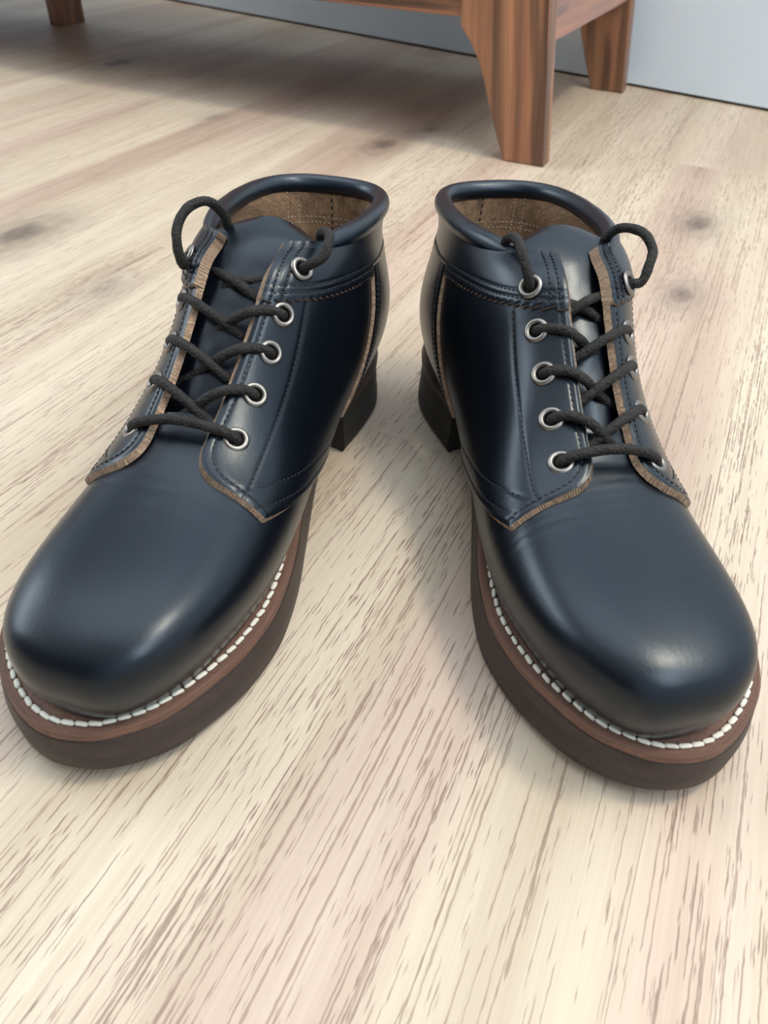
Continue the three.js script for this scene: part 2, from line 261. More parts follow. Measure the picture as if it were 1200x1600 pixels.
function tubeFrom(pts, r, seg, radial = 12, jitter = 0, seed = 1, cap = true) {
  const curve = new THREE.CatmullRomCurve3(pts, false, 'centripetal'); const g = new THREE.TubeGeometry(curve, seg, r, radial, false);
  const len = curve.getLength(), uvA = g.attributes.uv; for (let i = 0; i < uvA.count; i++) uvA.setXY(i, uvA.getX(i) * len * 30, uvA.getY(i) * 2 * Math.PI * r * 30);
  const p = g.attributes.position, c = new THREE.Vector3(), q = new THREE.Vector3(), nz = noise2(seed + 100);
  for (let i = 0; i <= seg; i++) { curve.getPointAt(i / seg, c); for (let j = 0; j <= radial; j++) { const m = i * (radial + 1) + j; q.fromBufferAttribute(p, m).sub(c); const jj = j % radial; let sc = 1 + jitter * (nz(i * 0.35, jj * 0.8) - 0.5) * 2; if (cap) { const e = Math.min(i, seg - i); sc *= e === 0 ? 0.35 : e === 1 ? 0.8 : 1; } p.setXYZ(m, c.x + q.x * sc, c.y + q.y * sc, c.z + q.z * sc); } }
  g.computeVertexNormals(); return { g, curve };
}

/* sole outline: [S, X], inner side negative */
const outlinePts = [[290.5, -1], [288, -16], [282, -26], [272, -36], [254, -45.5], [236, -51.5], [214, -54.5], [196, -53], [178, -49.5], [155, -43], [125, -35], [95, -31], [70, -32.5], [40, -36.5], [18, -36.5], [0, -30], [-11, -17], [-15, 0], [-11, 17], [0, 30], [18, 36], [40, 36], [70, 34], [95, 36], [125, 41], [155, 46], [180, 50.5], [205, 52.5], [228, 51.5], [243, 49], [256, 44], [269, 35.5], [280, 23.5], [287.5, 11]];
function outline(B, count) {
  const c = new THREE.CatmullRomCurve3(outlinePts.map(([S, X]) => new THREE.Vector3(S, 0, X - (B.bend - 9) * sstep(70, 235, S))), true, 'centripetal');
  const pts = c.getSpacedPoints(count).slice(0, count), out = [];
  for (let i = 0; i < count; i++) { const a = pts[(i + count - 1) % count], b = pts[(i + 1) % count], t = [b.x - a.x, b.z - a.z], l = Math.hypot(...t); out.push({ S: pts[i].x, X: pts[i].z, n: [-t[1] / l, t[0] / l] }); }
  // outward check
  if (out[0].n[0] < 0) out.forEach(o => o.n = o.n.map(v => -v)); return out;
}
const bottomY = S => S > 215 ? 6 * ((S - 215) / 72) ** 2 : S > 145 ? 0 : 25 * sstep(145, 72, S);
const weltY = S => table([[-20, 42.5], [30, 42], [60, 40], [85, 37], [112, 32], [140, 27.5], [170, 25], [200, 24.3], [230, 24.5], [290, 28]])(S);
// ring of profiles swept round the outline: prof = list of [inset, y(S)]
function sweepOutline(B, out, prof, close) {
  const n = out.length, m = prof.length, pos = [], uv = [], idx = []; let run = 0;
  for (let i = 0; i <= n; i++) { const o = out[i % n]; if (i) { const q = out[i - 1]; run += Math.hypot(o.S - q.S, o.X - q.X); } let v = 0; for (let j = 0; j < m; j++) { const ins = prof[j][0], y = prof[j][1](o.S); if (j) v += 4; pos.push(B.k * (o.X - o.n[1] * ins) / 1000, y / 1000, (o.S - o.n[0] * ins) / 1000); uv.push(run / 1000, v / 1000 + j * 0.003); } }
  for (let i = 0; i < n; i++) for (let j = 0; j < m - 1; j++) { const a = i * m + j, b = a + 1, c = a + m, d = c + 1; idx.push(a, b, c, b, d, c); }
  if (close) for (const j of [0, m - 1]) { // close with a fan towards the spine
    const base = pos.length / 3; for (let i = 0; i <= n; i++) { const o = out[i % n]; pos.push(B.k * o.X * 0.02 / 1000 + B.k * (-6 * sstep(70, 235, o.S)) / 1000, prof[j][1](o.S) / 1000, (o.S * 0.9 + 13) / 1000); uv.push(o.S / 1000, 0); }
    for (let i = 0; i < n; i++) { const a = i * m + j, c = a + m; idx.push(a, c, base + i, c, base + i + 1, base + i); }
  }
  const g = new THREE.BufferGeometry(); g.setAttribute('position', new THREE.Float32BufferAttribute(pos, 3)); g.setAttribute('uv', new THREE.Float32BufferAttribute(uv, 2)); g.setIndex(idx); g.computeVertexNormals();
  // make the normals at the seam agree
  const N = g.attributes.normal; for (let j = 0; j < m; j++) { const a = new THREE.Vector3().fromBufferAttribute(N, j).add(new THREE.Vector3().fromBufferAttribute(N, n * m + j)).normalize(); N.setXYZ(j, a.x, a.y, a.z); N.setXYZ(n * m + j, a.x, a.y, a.z); }
  return g;
}

const bandSeam = table([[-20, 93], [40, 97], [78, 103.5], [105, 108.5], [130, 114.5], [160, 124]]);
const counterEdge = table([[30, 92], [42, 85], [50, 81], [75, 70], [103, 55], [125, 46]]);

function buildBoot(spec, label, data) {
  const B = { ...makeSurface(spec.lean, spec.bend), k: spec.k, bend: spec.bend };
  const root = group('boot'); root.position.copy(spec.o); root.rotation.y = spec.al * Math.PI / 180; root.userData = { label, category: 'boot', group: 'pair of black leather lace-up boots' };
  const L = (S, Y, X) => new THREE.Vector3(B.k * X / 1000, Y / 1000, S / 1000);
  const add = (name, geo, mat, parent = root) => mesh(name, geo, mat, parent);
  const both = s => mergeGeometries([s.outer, s.inner]);

  /* fields, roughly in millimetres from an edge, positive on the panel */
  const throat = table([[95, data.throatTop], [187, data.throatLow]]), halfGap = table([[-20, -1], [52, -1], [62, data.gapTop], [110, data.gapTop], [190, data.gapLow]]);
  const side = (S, Y, X) => (S > 55 ? X - throat(S) : X) >= 0 ? 1 : -1;
  const acrossT = (S, X) => S > 55 ? X - throat(S) : X;
  const snap = ([S, Y, X]) => { let m = 0, bd = 1e9; for (let i = 0; i < (NT + 1) * (NP + 1); i++) { const d = (B.P[i * 3] - S) ** 2 + (B.P[i * 3 + 1] - Y) ** 2 + (B.P[i * 3 + 2] - X) ** 2; if (d < bd) { bd = d; m = i * 3; } } return [B.P[m], B.P[m + 1], B.P[m + 2], B.N[m], B.N[m + 1], B.N[m + 2], X < throat(S) ? -1 : 1]; };
  const eyeIn = data.inner.map(snap), eyeOut = data.outer.map(snap), eyes = [...eyeIn, ...eyeOut];
  // lace runs: points at a share f of the way from eyelet a to eyelet b, lifted h along their mean normal
  const lift = (e, h) => [e[0] + e[3] * h, e[1] + e[4] * h, e[2] + e[5] * h];
  const across = (a, b, list) => list.map(([f, h]) => { const n = new THREE.Vector3(a[3] + b[3], a[4] + b[4], a[5] + b[5]).normalize(); return [lerp(a[0], b[0], f) + n.x * h, lerp(a[1], b[1], f) + n.y * h, lerp(a[2], b[2], f) + n.z * h]; });
  const runs = [];
  runs.push([lift(eyeIn[4], -4), lift(eyeIn[4], 3), ...across(eyeIn[4], eyeOut[4], [[0.07, 7], [0.22, 9.5], [0.4, 11.5], [0.6, 11.5], [0.8, 9.5], [0.93, 7]]), lift(eyeOut[4], 3), lift(eyeOut[4], -4)]);
  for (let k = 1; k < 4; k++) for (const [a, b, up] of [[eyeIn[k], eyeOut[k + 1], -1.6], [eyeOut[k], eyeIn[k + 1], 1.6]])
    runs.push([lift(a, -4), lift(a, 2.5), ...across(a, b, [[0.05, 6], [0.2, 9.4], [0.36, 8.6 + up * 0.4], [0.5, 5.4 + up], [0.64, 2.2 + up], [0.8, -1.5], [0.95, -5]])]);
  for (const [a, b, up] of [[eyeIn[0], eyeOut[1], 0.6], [eyeOut[0], eyeIn[1], 3.6]]) runs.push([lift(a, -4), ...across(a, b, [[0.25, 0.5 + up * 0.3], [0.5, 3.4 + up], [0.75, 0.5 + up * 0.3]]), lift(b, -4)]);
  for (const [e, loop] of [[eyeIn[0], data.loopIn], [eyeOut[0], data.loopOut]]) runs.push([lift(e, -4), lift(e, 4), ...loop]);
  const seamAt = table([[100, 27], [195, 33]]);
  const quarterEdge = (S, Y, X, sd) => {
    const d = sd * acrossT(S, X), g1 = d - halfGap(S), g2 = 195 + 0.12 * Math.max(d, 0) - S;
    return smin(g1, g2, 14);
  };
  const quarterLow = (S, Y) => Y - (34 + (S - 118) * 0.317);
  const holes = (S, Y, X) => { let m = 99; for (const e of eyes) m = Math.min(m, Math.hypot(S - e[0], Y - e[1], X - e[2]) - 2.9); return m; };
  const vampG = (S, Y, X) => S - lerp(106, 172, sstep(36, 84, Y));
  const bandFront = (S, Y, X) => { const d = side(S, Y, X) * acrossT(S, X); return (S > 58 ? d - halfGap(S) : 50); };
  const bandG = (S, Y, X) => { const q = S > 20 ? S : Math.atan2(X, 45 - S) * 38; const zig = Math.abs(((q / 3.4) % 1 + 1) % 1 - 0.5) * 2 * 1.7; return smin(Y - bandSeam(S) + zig - 0.8, bandFront(S, Y, X), 2); };
  const bandSmooth = (S, Y, X) => Y - bandSeam(S);
  const counterG = (S, Y, X) => smin(counterEdge(Y) - S, bandSeam(S) + 4 - Y, 1);

  const groove = (g, at) => 0.2 * Math.exp(-(((g - at) / 0.7) ** 2));
  const edgeSoft = g => 0.45 * (1 - sstep(0, 1.6, g));

  /* vamp: the toe and the instep below the flaps */
  {
    const wr = noise2(301 + spec.k), crease = (S, Y, X) => 0.12 * sstep(168, 190, S) * (1 - sstep(205, 222, S)) * sstep(40, 56, Y) * (wr(S * 0.45, X * 0.06) - 0.5) + 0.06 * sstep(165, 200, S) * (1 - sstep(208, 228, S)) * (wr(S * 1.1 + 40, X * 0.15) - 0.5);
    const s = sheet(B, vampG, (S, Y, X) => crease(S, Y, X), 2);
    add('vamp', s.outer, smoothLeather);
  }
  /* two quarters with their eyelet flaps */
  for (const sd of [-1, 1]) {
    const g = (S, Y, X) => { if (side(S, Y, X) !== sd && S > 55) { if (sd * acrossT(S, X) < -30) return -30; } return Math.min(quarterEdge(S, Y, X, sd), quarterLow(S, Y), holes(S, Y, X), S > 52 ? 99 : sd * X + 0.01); };
    const noHole = (S, Y, X) => Math.min(quarterEdge(S, Y, X, sd), quarterLow(S, Y));
    const rise = (S, Y, X) => 2.6 + 1.6 * sstep(150, 184, S) * sstep(30, 8, sd * acrossT(S, X)); // the loose corner stands off the vamp
    const s = sheet(B, g, (S, Y, X) => { const e = noHole(S, Y, X), q = quarterEdge(S, Y, X, sd); return rise(S, Y, X) - edgeSoft(e) - groove(q, 3.2) - groove(sd * acrossT(S, X) - seamAt(S), 0) - groove(quarterLow(S, Y), 3.4) - groove(quarterLow(S, Y), 9.5); }, 2.8, { flare: 1.35, flareWhere: (S, Y, X) => holes(S, Y, X) > 1.5 });
    const m = add('quarter', both(s), smoothLeather); add('raw_edge', s.rim, rawEdge, m).userData.label = 'raw tan cut edge of the leather';
    const st = [], inShaft = (S, Y, X) => Y < bandSeam(S) - 1;
    const mine = (S, Y, X) => S < 58 || side(S, Y, X) === sd;
    const cut = (f, lv, keep, pitch = 2.6) => { for (const l of contour(B, f, lv, (S, Y, X) => mine(S, Y, X) && keep(S, Y, X))) if (l.length > 8) st.push(...stitchAlong(B, l, (S, Y, X) => rise(S, Y, X) - 0.05, pitch, pitch * 0.78, 0.42)); };
    const qe = (S, Y, X) => quarterEdge(S, Y, X, sd);
    cut(qe, 3.2, (S, Y, X) => inShaft(S, Y, X) && quarterLow(S, Y) > 3.4 && S > 60 && holes(S, Y, X) > 1);
    cut((S, Y, X) => sd * acrossT(S, X) - seamAt(S), 0, (S, Y, X) => inShaft(S, Y, X) && quarterLow(S, Y) > 1 && S > 85 && qe(S, Y, X) > 4);
    cut((S, Y) => quarterLow(S, Y), 3.4, (S, Y, X) => qe(S, Y, X) > 3.5 && S > 115);
    cut((S, Y) => quarterLow(S, Y), 9.5, (S, Y, X) => qe(S, Y, X) > 7 && S > 110);
    if (st.length) { const q = add('seam_stitching', mergeGeometries(st), threadDark, m); q.userData.kind = 'stuff'; }
    /* eyelets */
    for (const e of eyes) if (Math.sign(e[6]) === sd) {
      const nn = new THREE.Vector3(B.k * e[5], e[4], e[3]).normalize(), hgt = eyeIn.indexOf(e) === 0 || eyeOut.indexOf(e) === 0 ? 4.8 : 3, c = L(e[0] + e[3] * hgt, e[1] + e[4] * hgt, e[2] + e[5] * hgt), q = new THREE.Quaternion().setFromUnitVectors(new THREE.Vector3(0, 1, 0), nn);
      const prof = [[2.75, -3.4], [2.75, -0.6], [3.0, 0.3], [3.6, 0.85], [4.3, 0.95], [5.0, 0.6], [5.4, 0.0], [5.45, -0.35]].map(([r, y]) => new THREE.Vector2(r / 1000, y / 1000));
      const ey = add('eyelet', new THREE.LatheGeometry(prof, 40).applyQuaternion(q).translate(c.x, c.y, c.z), eyeletMat, m);
      const b = new THREE.LatheGeometry([[2.72, -3.4], [2.70, 0]].map(([r, y]) => new THREE.Vector2(r / 1000, y / 1000)), 24).applyQuaternion(q).translate(c.x, c.y, c.z);
    }
  }
  /* heel counter */
  {
    const s = sheet(B, counterG, (S, Y, X, g) => { const q = counterEdge(Y) - S; return 4.6 - edgeSoft(q) - groove(q, 2.6) - groove(q, 6); }, 2.0, { flare: 0.8 });
    const m = add('heel_counter', s.outer, smoothLeather); add('raw_edge', s.rim, rawEdge, m).userData.label = 'raw tan cut edge of the leather';
    const st = []; for (const lv of [2.6, 6]) for (const l of contour(B, (S, Y) => counterEdge(Y) - S, lv, (S, Y) => Y < bandSeam(S) - 1)) st.push(...stitchAlong(B, l, 4.55, 2.4, 1.9, 0.42));
    const q = add('seam_stitching', mergeGeometries(st), threadDark, m); q.userData.kind = 'stuff';
  }
  /* collar band with its pinked lower edge */
  const bandOff = (S, Y, X) => 4.2;
  {
    const g = (S, Y, X) => Math.min(bandG(S, Y, X), holes(S, Y, X));
    const s = sheet(B, g, (S, Y, X) => { const q = bandSmooth(S, Y, X), f = bandFront(S, Y, X); return bandOff(S, Y, X) - 0.5 * edgeSoft(bandG(S, Y, X)) - groove(q, 3.0) - groove(q, 5.6) - (S > 60 ? groove(f, 3.2) + groove(f, 6.4) : 0); }, 4.4, { flare: 1.6, flareWhere: (S, Y, X) => S > 85 && bandFront(S, Y, X) < 0.8 && holes(S, Y, X) > 1.5 });
    const m = add('collar_band', both(s), smoothLeather); add('raw_edge', s.rim, rawEdge, m).userData.label = 'raw tan cut edge of the leather';
    const st = []; for (const lv of [2.8, 5.4]) for (const l of contour(B, bandSmooth, lv, (S, Y, X) => bandFront(S, Y, X) > 2.5 && S < 150)) st.push(...stitchAlong(B, l, (S, Y, X) => bandOff(S, Y, X) - 0.05, 2.2, 1.8, 0.42));
    for (const lv of [3.0, 6.0]) for (const l of contour(B, bandFront, lv, (S, Y, X) => S > 70 && bandSmooth(S, Y, X) > 1)) st.push(...stitchAlong(B, l, 4.35, 2.2, 1.8, 0.42));
    const q = add('seam_stitching', mergeGeometries(st), threadDark, m); q.userData.kind = 'stuff';
  }
  /* rolled collar along the top line, thinning out towards the flaps */
  {
    const W = NP + 1, pts = []; for (let j = 0; j <= NP; j++) { const o = (NT * W + j) * 3, S = B.P[o], Y = B.P[o + 1], X = B.P[o + 2]; pts.push([S, Y, X, B.N[o], B.N[o + 1], B.N[o + 2]]); }
    const ring = []; // from inner flap round the back to the outer flap
    const mid = NP >> 1; const inFront = p => p[0] > 58 && bandFront(p[0], p[1], p[2]) < 0.8;
    const a = pts.slice(0, mid).filter(p => !inFront(p)), b = pts.slice(mid).filter(p => !inFront(p)); // a: back to front, inner ; b: front to back, outer
    const seq = [...a.slice().reverse(), ...b.slice().reverse().slice(1)];
    const rs = resample(seq, 2.2), n = rs.length, rad = 16, pos = [], uv = [], idx = [];
    const C = rs.map(p => new THREE.Vector3(B.k * p[2], p[1], p[0]));
    for (let i = 0; i < n; i++) {
      const t = C[Math.min(i + 1, n - 1)].clone().sub(C[Math.max(i - 1, 0)]).normalize(), up = new THREE.Vector3(0, 1, 0).addScaledVector(t, -t.y).normalize();
      // outward, away from the ankle axis
      const out = new THREE.Vector3().crossVectors(up, t).normalize(); const cen = new THREE.Vector3(0, C[i].y, 45); if (out.dot(C[i].clone().sub(cen)) < 0) out.negate();
      const e = Math.min(i, n - 1 - i) * 2.2, f = sstep(0, 34, e), ro = lerp(2.2, 4.6, f), ru = lerp(1.2, 5.0, f), c = C[i].clone().addScaledVector(out, lerp(3.0, 0.7, f)).addScaledVector(up, lerp(-0.8, -1.2, f));
      const wob = 1 + 0.03 * (n1(i * 0.23, 7) - 0.5);
      for (let j = 0; j <= rad; j++) { const q = j / rad * 2 * Math.PI, p = c.clone().addScaledVector(out, Math.cos(q) * ro * wob).addScaledVector(up, Math.sin(q) * ru * wob); pos.push(p.x / 1000, p.y / 1000, p.z / 1000); uv.push(i * 0.0022, j / rad * 0.028); }
    }
    for (let i = 0; i < n - 1; i++) for (let j = 0; j < rad; j++) { const p = i * (rad + 1) + j; idx.push(p, p + 1, p + rad + 1, p + 1, p + rad + 2, p + rad + 1); }
    for (const [i, rev] of [[0, 0], [n - 1, 1]]) for (let j = 1; j < rad - 1; j++) { const p = i * (rad + 1); rev ? idx.push(p, p + j, p + j + 1) : idx.push(p, p + j + 1, p + j); }
    const g = new THREE.BufferGeometry(); g.setAttribute('position', new THREE.Float32BufferAttribute(pos, 3)); g.setAttribute('uv', new THREE.Float32BufferAttribute(uv, 2)); g.setIndex(idx); g.computeVertexNormals(); add('rolled_collar', g, rollLeather);
  }
  /* suede lining of the shaft with its stitching */
  {
    const g = (S, Y, X) => Math.min(Y - 44, S > 58 ? side(S, Y, X) * acrossT(S, X) - halfGap(S) - 2 : 50, 128 - S);
    const s = sheet(B, g, () => -1.2, 1.2); const m = add('lining', both(s), suede); m.userData.label = 'rough brown suede lining';
    const white = [], dark = [], inside = (S, Y, X) => Y > 60 && S < 85;
    const cl = (f, lv, keep, arr, pitch = 2.6, rad = 0.32) => { for (const l of contour(B, f, lv, keep)) arr.push(...stitchAlong(B, l, -2.55, pitch, pitch * 0.62, rad)); };
    for (const d of [0, 3.2]) cl(bandSmooth, 3 + d, (S, Y, X) => S < 92, white);
    for (const d of [22, 27]) for (const q of [-1, 1]) cl((S, Y, X) => S < 40 ? q * X : -5, d - 2, (S, Y, X) => Y > 94 && S < 15, white);
    for (const d of [0, 4]) for (const q of [-1, 1]) cl((S, Y, X) => (q * X > 0 ? counterEdge(Y) - S : -50), 4 + d, (S, Y, X) => Y > 58 && Y < 95 && q * X > 5, white);
    cl((S, Y, X) => S < 40 ? X : 40, 0.4, (S, Y, X) => Y > 55, dark, 4, 0.5);
    if (white.length) { const q = add('lining_stitching', mergeGeometries(white), threadCream, m); q.userData.kind = 'stuff'; q.userData.label = 'cream stitching'; }
    if (dark.length) { const q = add('back_seam', mergeGeometries(dark), threadDark, m); q.userData.kind = 'stuff'; }
  }
  /* tongue */
  {
    const path = new THREE.CatmullRomCurve3([[186, 66], [176, 73], [164, 81.5], [149, 93], [134, 104.5], [122, 113], [112, 120], [103, 126], [95, 129.5], [87, 132], [81, 133]].map(([S, Y]) => new THREE.Vector3(S, Y, 0)));
    const n = 70, m = 36, pos = [], uv = [], idx = [], hw = table([[0, 17], [0.5, 22], [0.8, 25], [1, 25]]);
    for (let f = 0; f < 2; f++) for (let i = 0; i <= n; i++) {
      const t = i / n, c = path.getPointAt(t), tg = path.getTangentAt(t), nS = -tg.y * -1, nrm = new THREE.Vector2(tg.y, -tg.x); if (nrm.y < 0) nrm.negate();
      for (let j = 0; j <= m; j++) {
        const v = j / m * 2 - 1, endRound = t > 0.9 ? Math.sqrt(Math.max(0, 1 - ((t - 0.9) / 0.1) ** 2 * 0.45)) : 1, w = hw(t) * v * endRound, drop = lerp(8.5, 4.0, t) * v * v + 0.8 * Math.sin(v * 2.2 + 0.4) * sstep(0.55, 0.9, t) + 0.5 * (n2(t * 16, v * 3 + 9) - 0.5), e = -drop - f * 2.0;
        const back = t > 0.88 ? 3.5 * v * v * (t - 0.88) / 0.12 : 0;
        pos.push(B.k * (w + throat(c.x) * 0.8 + data.tongueX * t) / 1000, (c.y + nrm.y * e - back) / 1000, (c.x + nrm.x * e) / 1000); uv.push(t * 0.12, v * 0.022);
      }
    }
    const W = m + 1, H = (n + 1) * W; for (let f = 0; f < 2; f++) for (let i = 0; i < n; i++) for (let j = 0; j < m; j++) { const a = f * H + i * W + j; (f ^ (B.k < 0)) ? idx.push(a, a + W, a + 1, a + 1, a + W, a + W + 1) : idx.push(a, a + 1, a + W, a + 1, a + W + 1, a + W); }
    const geo = new THREE.BufferGeometry(); geo.setAttribute('position', new THREE.Float32BufferAttribute(pos, 3)); geo.setAttribute('uv', new THREE.Float32BufferAttribute(uv, 2)); geo.setIndex(idx); geo.computeVertexNormals();
    const tg = add('tongue', geo, smoothLeather);
    const rp = [], rx = [], ru = []; const edge = []; for (let i = 0; i <= n; i++) edge.push(i * W); for (let j = 1; j <= m; j++) edge.push(n * W + j); for (let i = n - 1; i >= 0; i--) edge.push(i * W + m);
    edge.forEach((v, i) => { for (const o of [v, v + H]) { rp.push(pos[o * 3], pos[o * 3 + 1], pos[o * 3 + 2]); ru.push(i * 0.002, o === v ? 0 : 0.003); } if (i) { const b = i * 2; rx.push(b - 2, b, b - 1, b - 1, b, b + 1); } });
    const rg = new THREE.BufferGeometry(); rg.setAttribute('position', new THREE.Float32BufferAttribute(rp, 3)); rg.setAttribute('uv', new THREE.Float32BufferAttribute(ru, 2)); rg.setIndex(rx); rg.computeVertexNormals(); add('raw_edge', rg, rawEdge, tg).userData.label = 'raw tan cut edge of the leather';
  }
  /* sole, welt, stitches, heel */
  const out = outline(B, 360);
  add('outsole', sweepOutline(B, out, [[3, bottomY], [1.2, S => bottomY(S) + 0.5], [0.2, S => bottomY(S) + 2], [-0.3, S => lerp(bottomY(S), weltY(S), 0.42)], [1.0, S => weltY(S) - 4.8], [1.9, S => weltY(S) - 4.3], [6, S => weltY(S) - 4.3]], true), soleMat);
  add('insole', sweepOutline(B, out, [[15.5, S => weltY(S) - 1], [16.5, S => weltY(S) + 2.2]], true), suede);
  const welt = add('welt', sweepOutline(B, out, [[8, S => weltY(S) - 4.4], [1.9, S => weltY(S) - 4.4], [1.3, S => weltY(S) - 3.9], [1.4, S => weltY(S) - 1.2], [1.8, S => weltY(S) - 0.3], [2.5, weltY], [3.0, S => weltY(S) - 0.05], [4.4, weltY], [4.9, S => weltY(S) - 0.4], [6.5, S => weltY(S) - 0.4], [7.1, weltY], [11, S => weltY(S) + 0.2], [20, S => weltY(S) + 0.6]], false), weltMat); welt.userData.label = 'brown leather welt';
  {
    const peri = out.reduce((a, o, i) => a + Math.hypot(o.S - out[(i + 1) % out.length].S, o.X - out[(i + 1) % out.length].X), 0), cnt = Math.round(peri / 5.6), fine = outline(B, cnt), r = rng(77 + B.k);
    const cap = new THREE.CapsuleGeometry(1.05, 2.7, 4, 8).rotateZ(Math.PI / 2); { const p = cap.attributes.position; for (let i = 0; i < p.count; i++) { const x = p.getX(i) / 2.4; p.setXYZ(i, p.getX(i), p.getY(i) * 0.62 - 0.25 * x * x, p.getZ(i) * (1 - 0.18 * x * x) + 0.25 * x); } cap.scale(0.001, 0.001, 0.001); cap.computeVertexNormals(); }
    for (let i = 0; i < cnt; i++) {
      const o = fine[i], ins = 5.7; const q = new THREE.Mesh(cap, threadWhite); q.name = i ? `stitch_${String(i).padStart(3, '0')}` : 'stitch';
      const tS = -o.n[1], tX = o.n[0]; const dy = (weltY(o.S + 2) - weltY(o.S - 2)) / 4; q.position.copy(L(o.S - o.n[0] * ins, weltY(o.S) + 0.3, o.X - o.n[1] * ins));
      const x = new THREE.Vector3(B.k * tX, tS * dy, tS).normalize(), y = new THREE.Vector3(0, 1, 0).addScaledVector(x, -x.y).normalize(), z = x.clone().cross(y); q.quaternion.setFromRotationMatrix(new THREE.Matrix4().makeBasis(x, y, z)); q.rotateY((r() - 0.5) * 0.16); q.scale.set(0.95 + r() * 0.12, 0.9 + r() * 0.3, 0.92 + r() * 0.2);
      q.castShadow = q.receiveShadow = true; welt.add(q);
    }
  }
  { // stacked rubber heel with a hollowed front face
    const back = out.filter(o => o.S < 71), byAng = back.slice(); // the outline runs along the inner side, round the back, along the outer side
    const front = []; const a = byAng[byAng.length - 1], b = byAng[0]; for (let i = 1; i < 14; i++) { const t = i / 14; front.push({ S: lerp(a.S, b.S, t) - 6 * Math.sin(t * Math.PI), X: lerp(a.X, b.X, t), n: [1, 0] }); }
    const loop = [...byAng, ...front], h = 25, layers = [[1.2, 0], [0.3, 0.8], [-0.6, 3], [-0.4, 10], [0.0, 10.4], [0.2, 19], [0.6, h], [0.6, h + 1.5]], pos = [], idx = [], uv = [], n = loop.length, m = layers.length;
    for (let i = 0; i <= n; i++) { const o = loop[i % n]; for (const [ins, y] of layers) { const fr = o.n[0] === 1 && o.n[1] === 0; pos.push(B.k * (o.X - (fr ? 0 : o.n[1] * ins)) / 1000, y / 1000, (o.S - (fr ? ins * 0.5 : o.n[0] * ins)) / 1000); uv.push(i * 0.004, y / 1000); } }
    for (let i = 0; i < n; i++) for (let j = 0; j < m - 1; j++) { const p = i * m + j; idx.push(p, p + 1, p + m, p + 1, p + m + 1, p + m); }
    const cb = pos.length / 3; pos.push(0, 0, 0.03); uv.push(0, 0); for (let i = 0; i < n; i++) idx.push(i * m, (i + 1) * m, cb);
    let g = new THREE.BufferGeometry(); g.setAttribute('position', new THREE.Float32BufferAttribute(pos, 3)); g.setAttribute('uv', new THREE.Float32BufferAttribute(uv, 2)); g.setIndex(idx); g = g.toNonIndexed(); g.computeVertexNormals();
    add('heel', g, heelMat).userData.label = 'black rubber heel block';
  }
  /* lace */
    const geos = [], fuzz = []; let seed = 40 + B.k; const rr = rng(91 + B.k);
  for (const run of runs) {
    const pts = run.map(([S, Y, X]) => L(S, Y, X)); const len = pts.reduce((a, p, i) => i ? a + p.distanceTo(pts[i - 1]) : 0, 0);
    const { g, curve } = tubeFrom(pts, 0.00215, Math.max(24, Math.round(len / 0.0011)), 12, 0.09, seed++); geos.push(g);
    for (let q = 0; q < len / 0.0035; q++) { const t = rr(), c = curve.getPointAt(t), tg = curve.getTangentAt(t), a = new THREE.Vector3(rr() - 0.5, rr() - 0.5, rr() - 0.5); a.addScaledVector(tg, -a.dot(tg)).normalize(); const f = new THREE.ConeGeometry(0.00016, 0.0010 + rr() * 0.0009, 4).translate(0, 0.0004, 0); f.applyQuaternion(new THREE.Quaternion().setFromUnitVectors(new THREE.Vector3(0, 1, 0), a.clone().addScaledVector(tg, (rr() - 0.5) * 1.5).normalize())); const p = c.addScaledVector(a, 0.0020); f.translate(p.x, p.y, p.z); fuzz.push(f); }
  }
  const lm = add('lace', mergeGeometries(geos), laceMat); lm.userData.label = 'round dark brown rawhide lace';
  const fz = add('lace_fuzz', mergeGeometries(fuzz), fuzzMat, lm); fz.userData.kind = 'stuff';
  return { B, root };
}

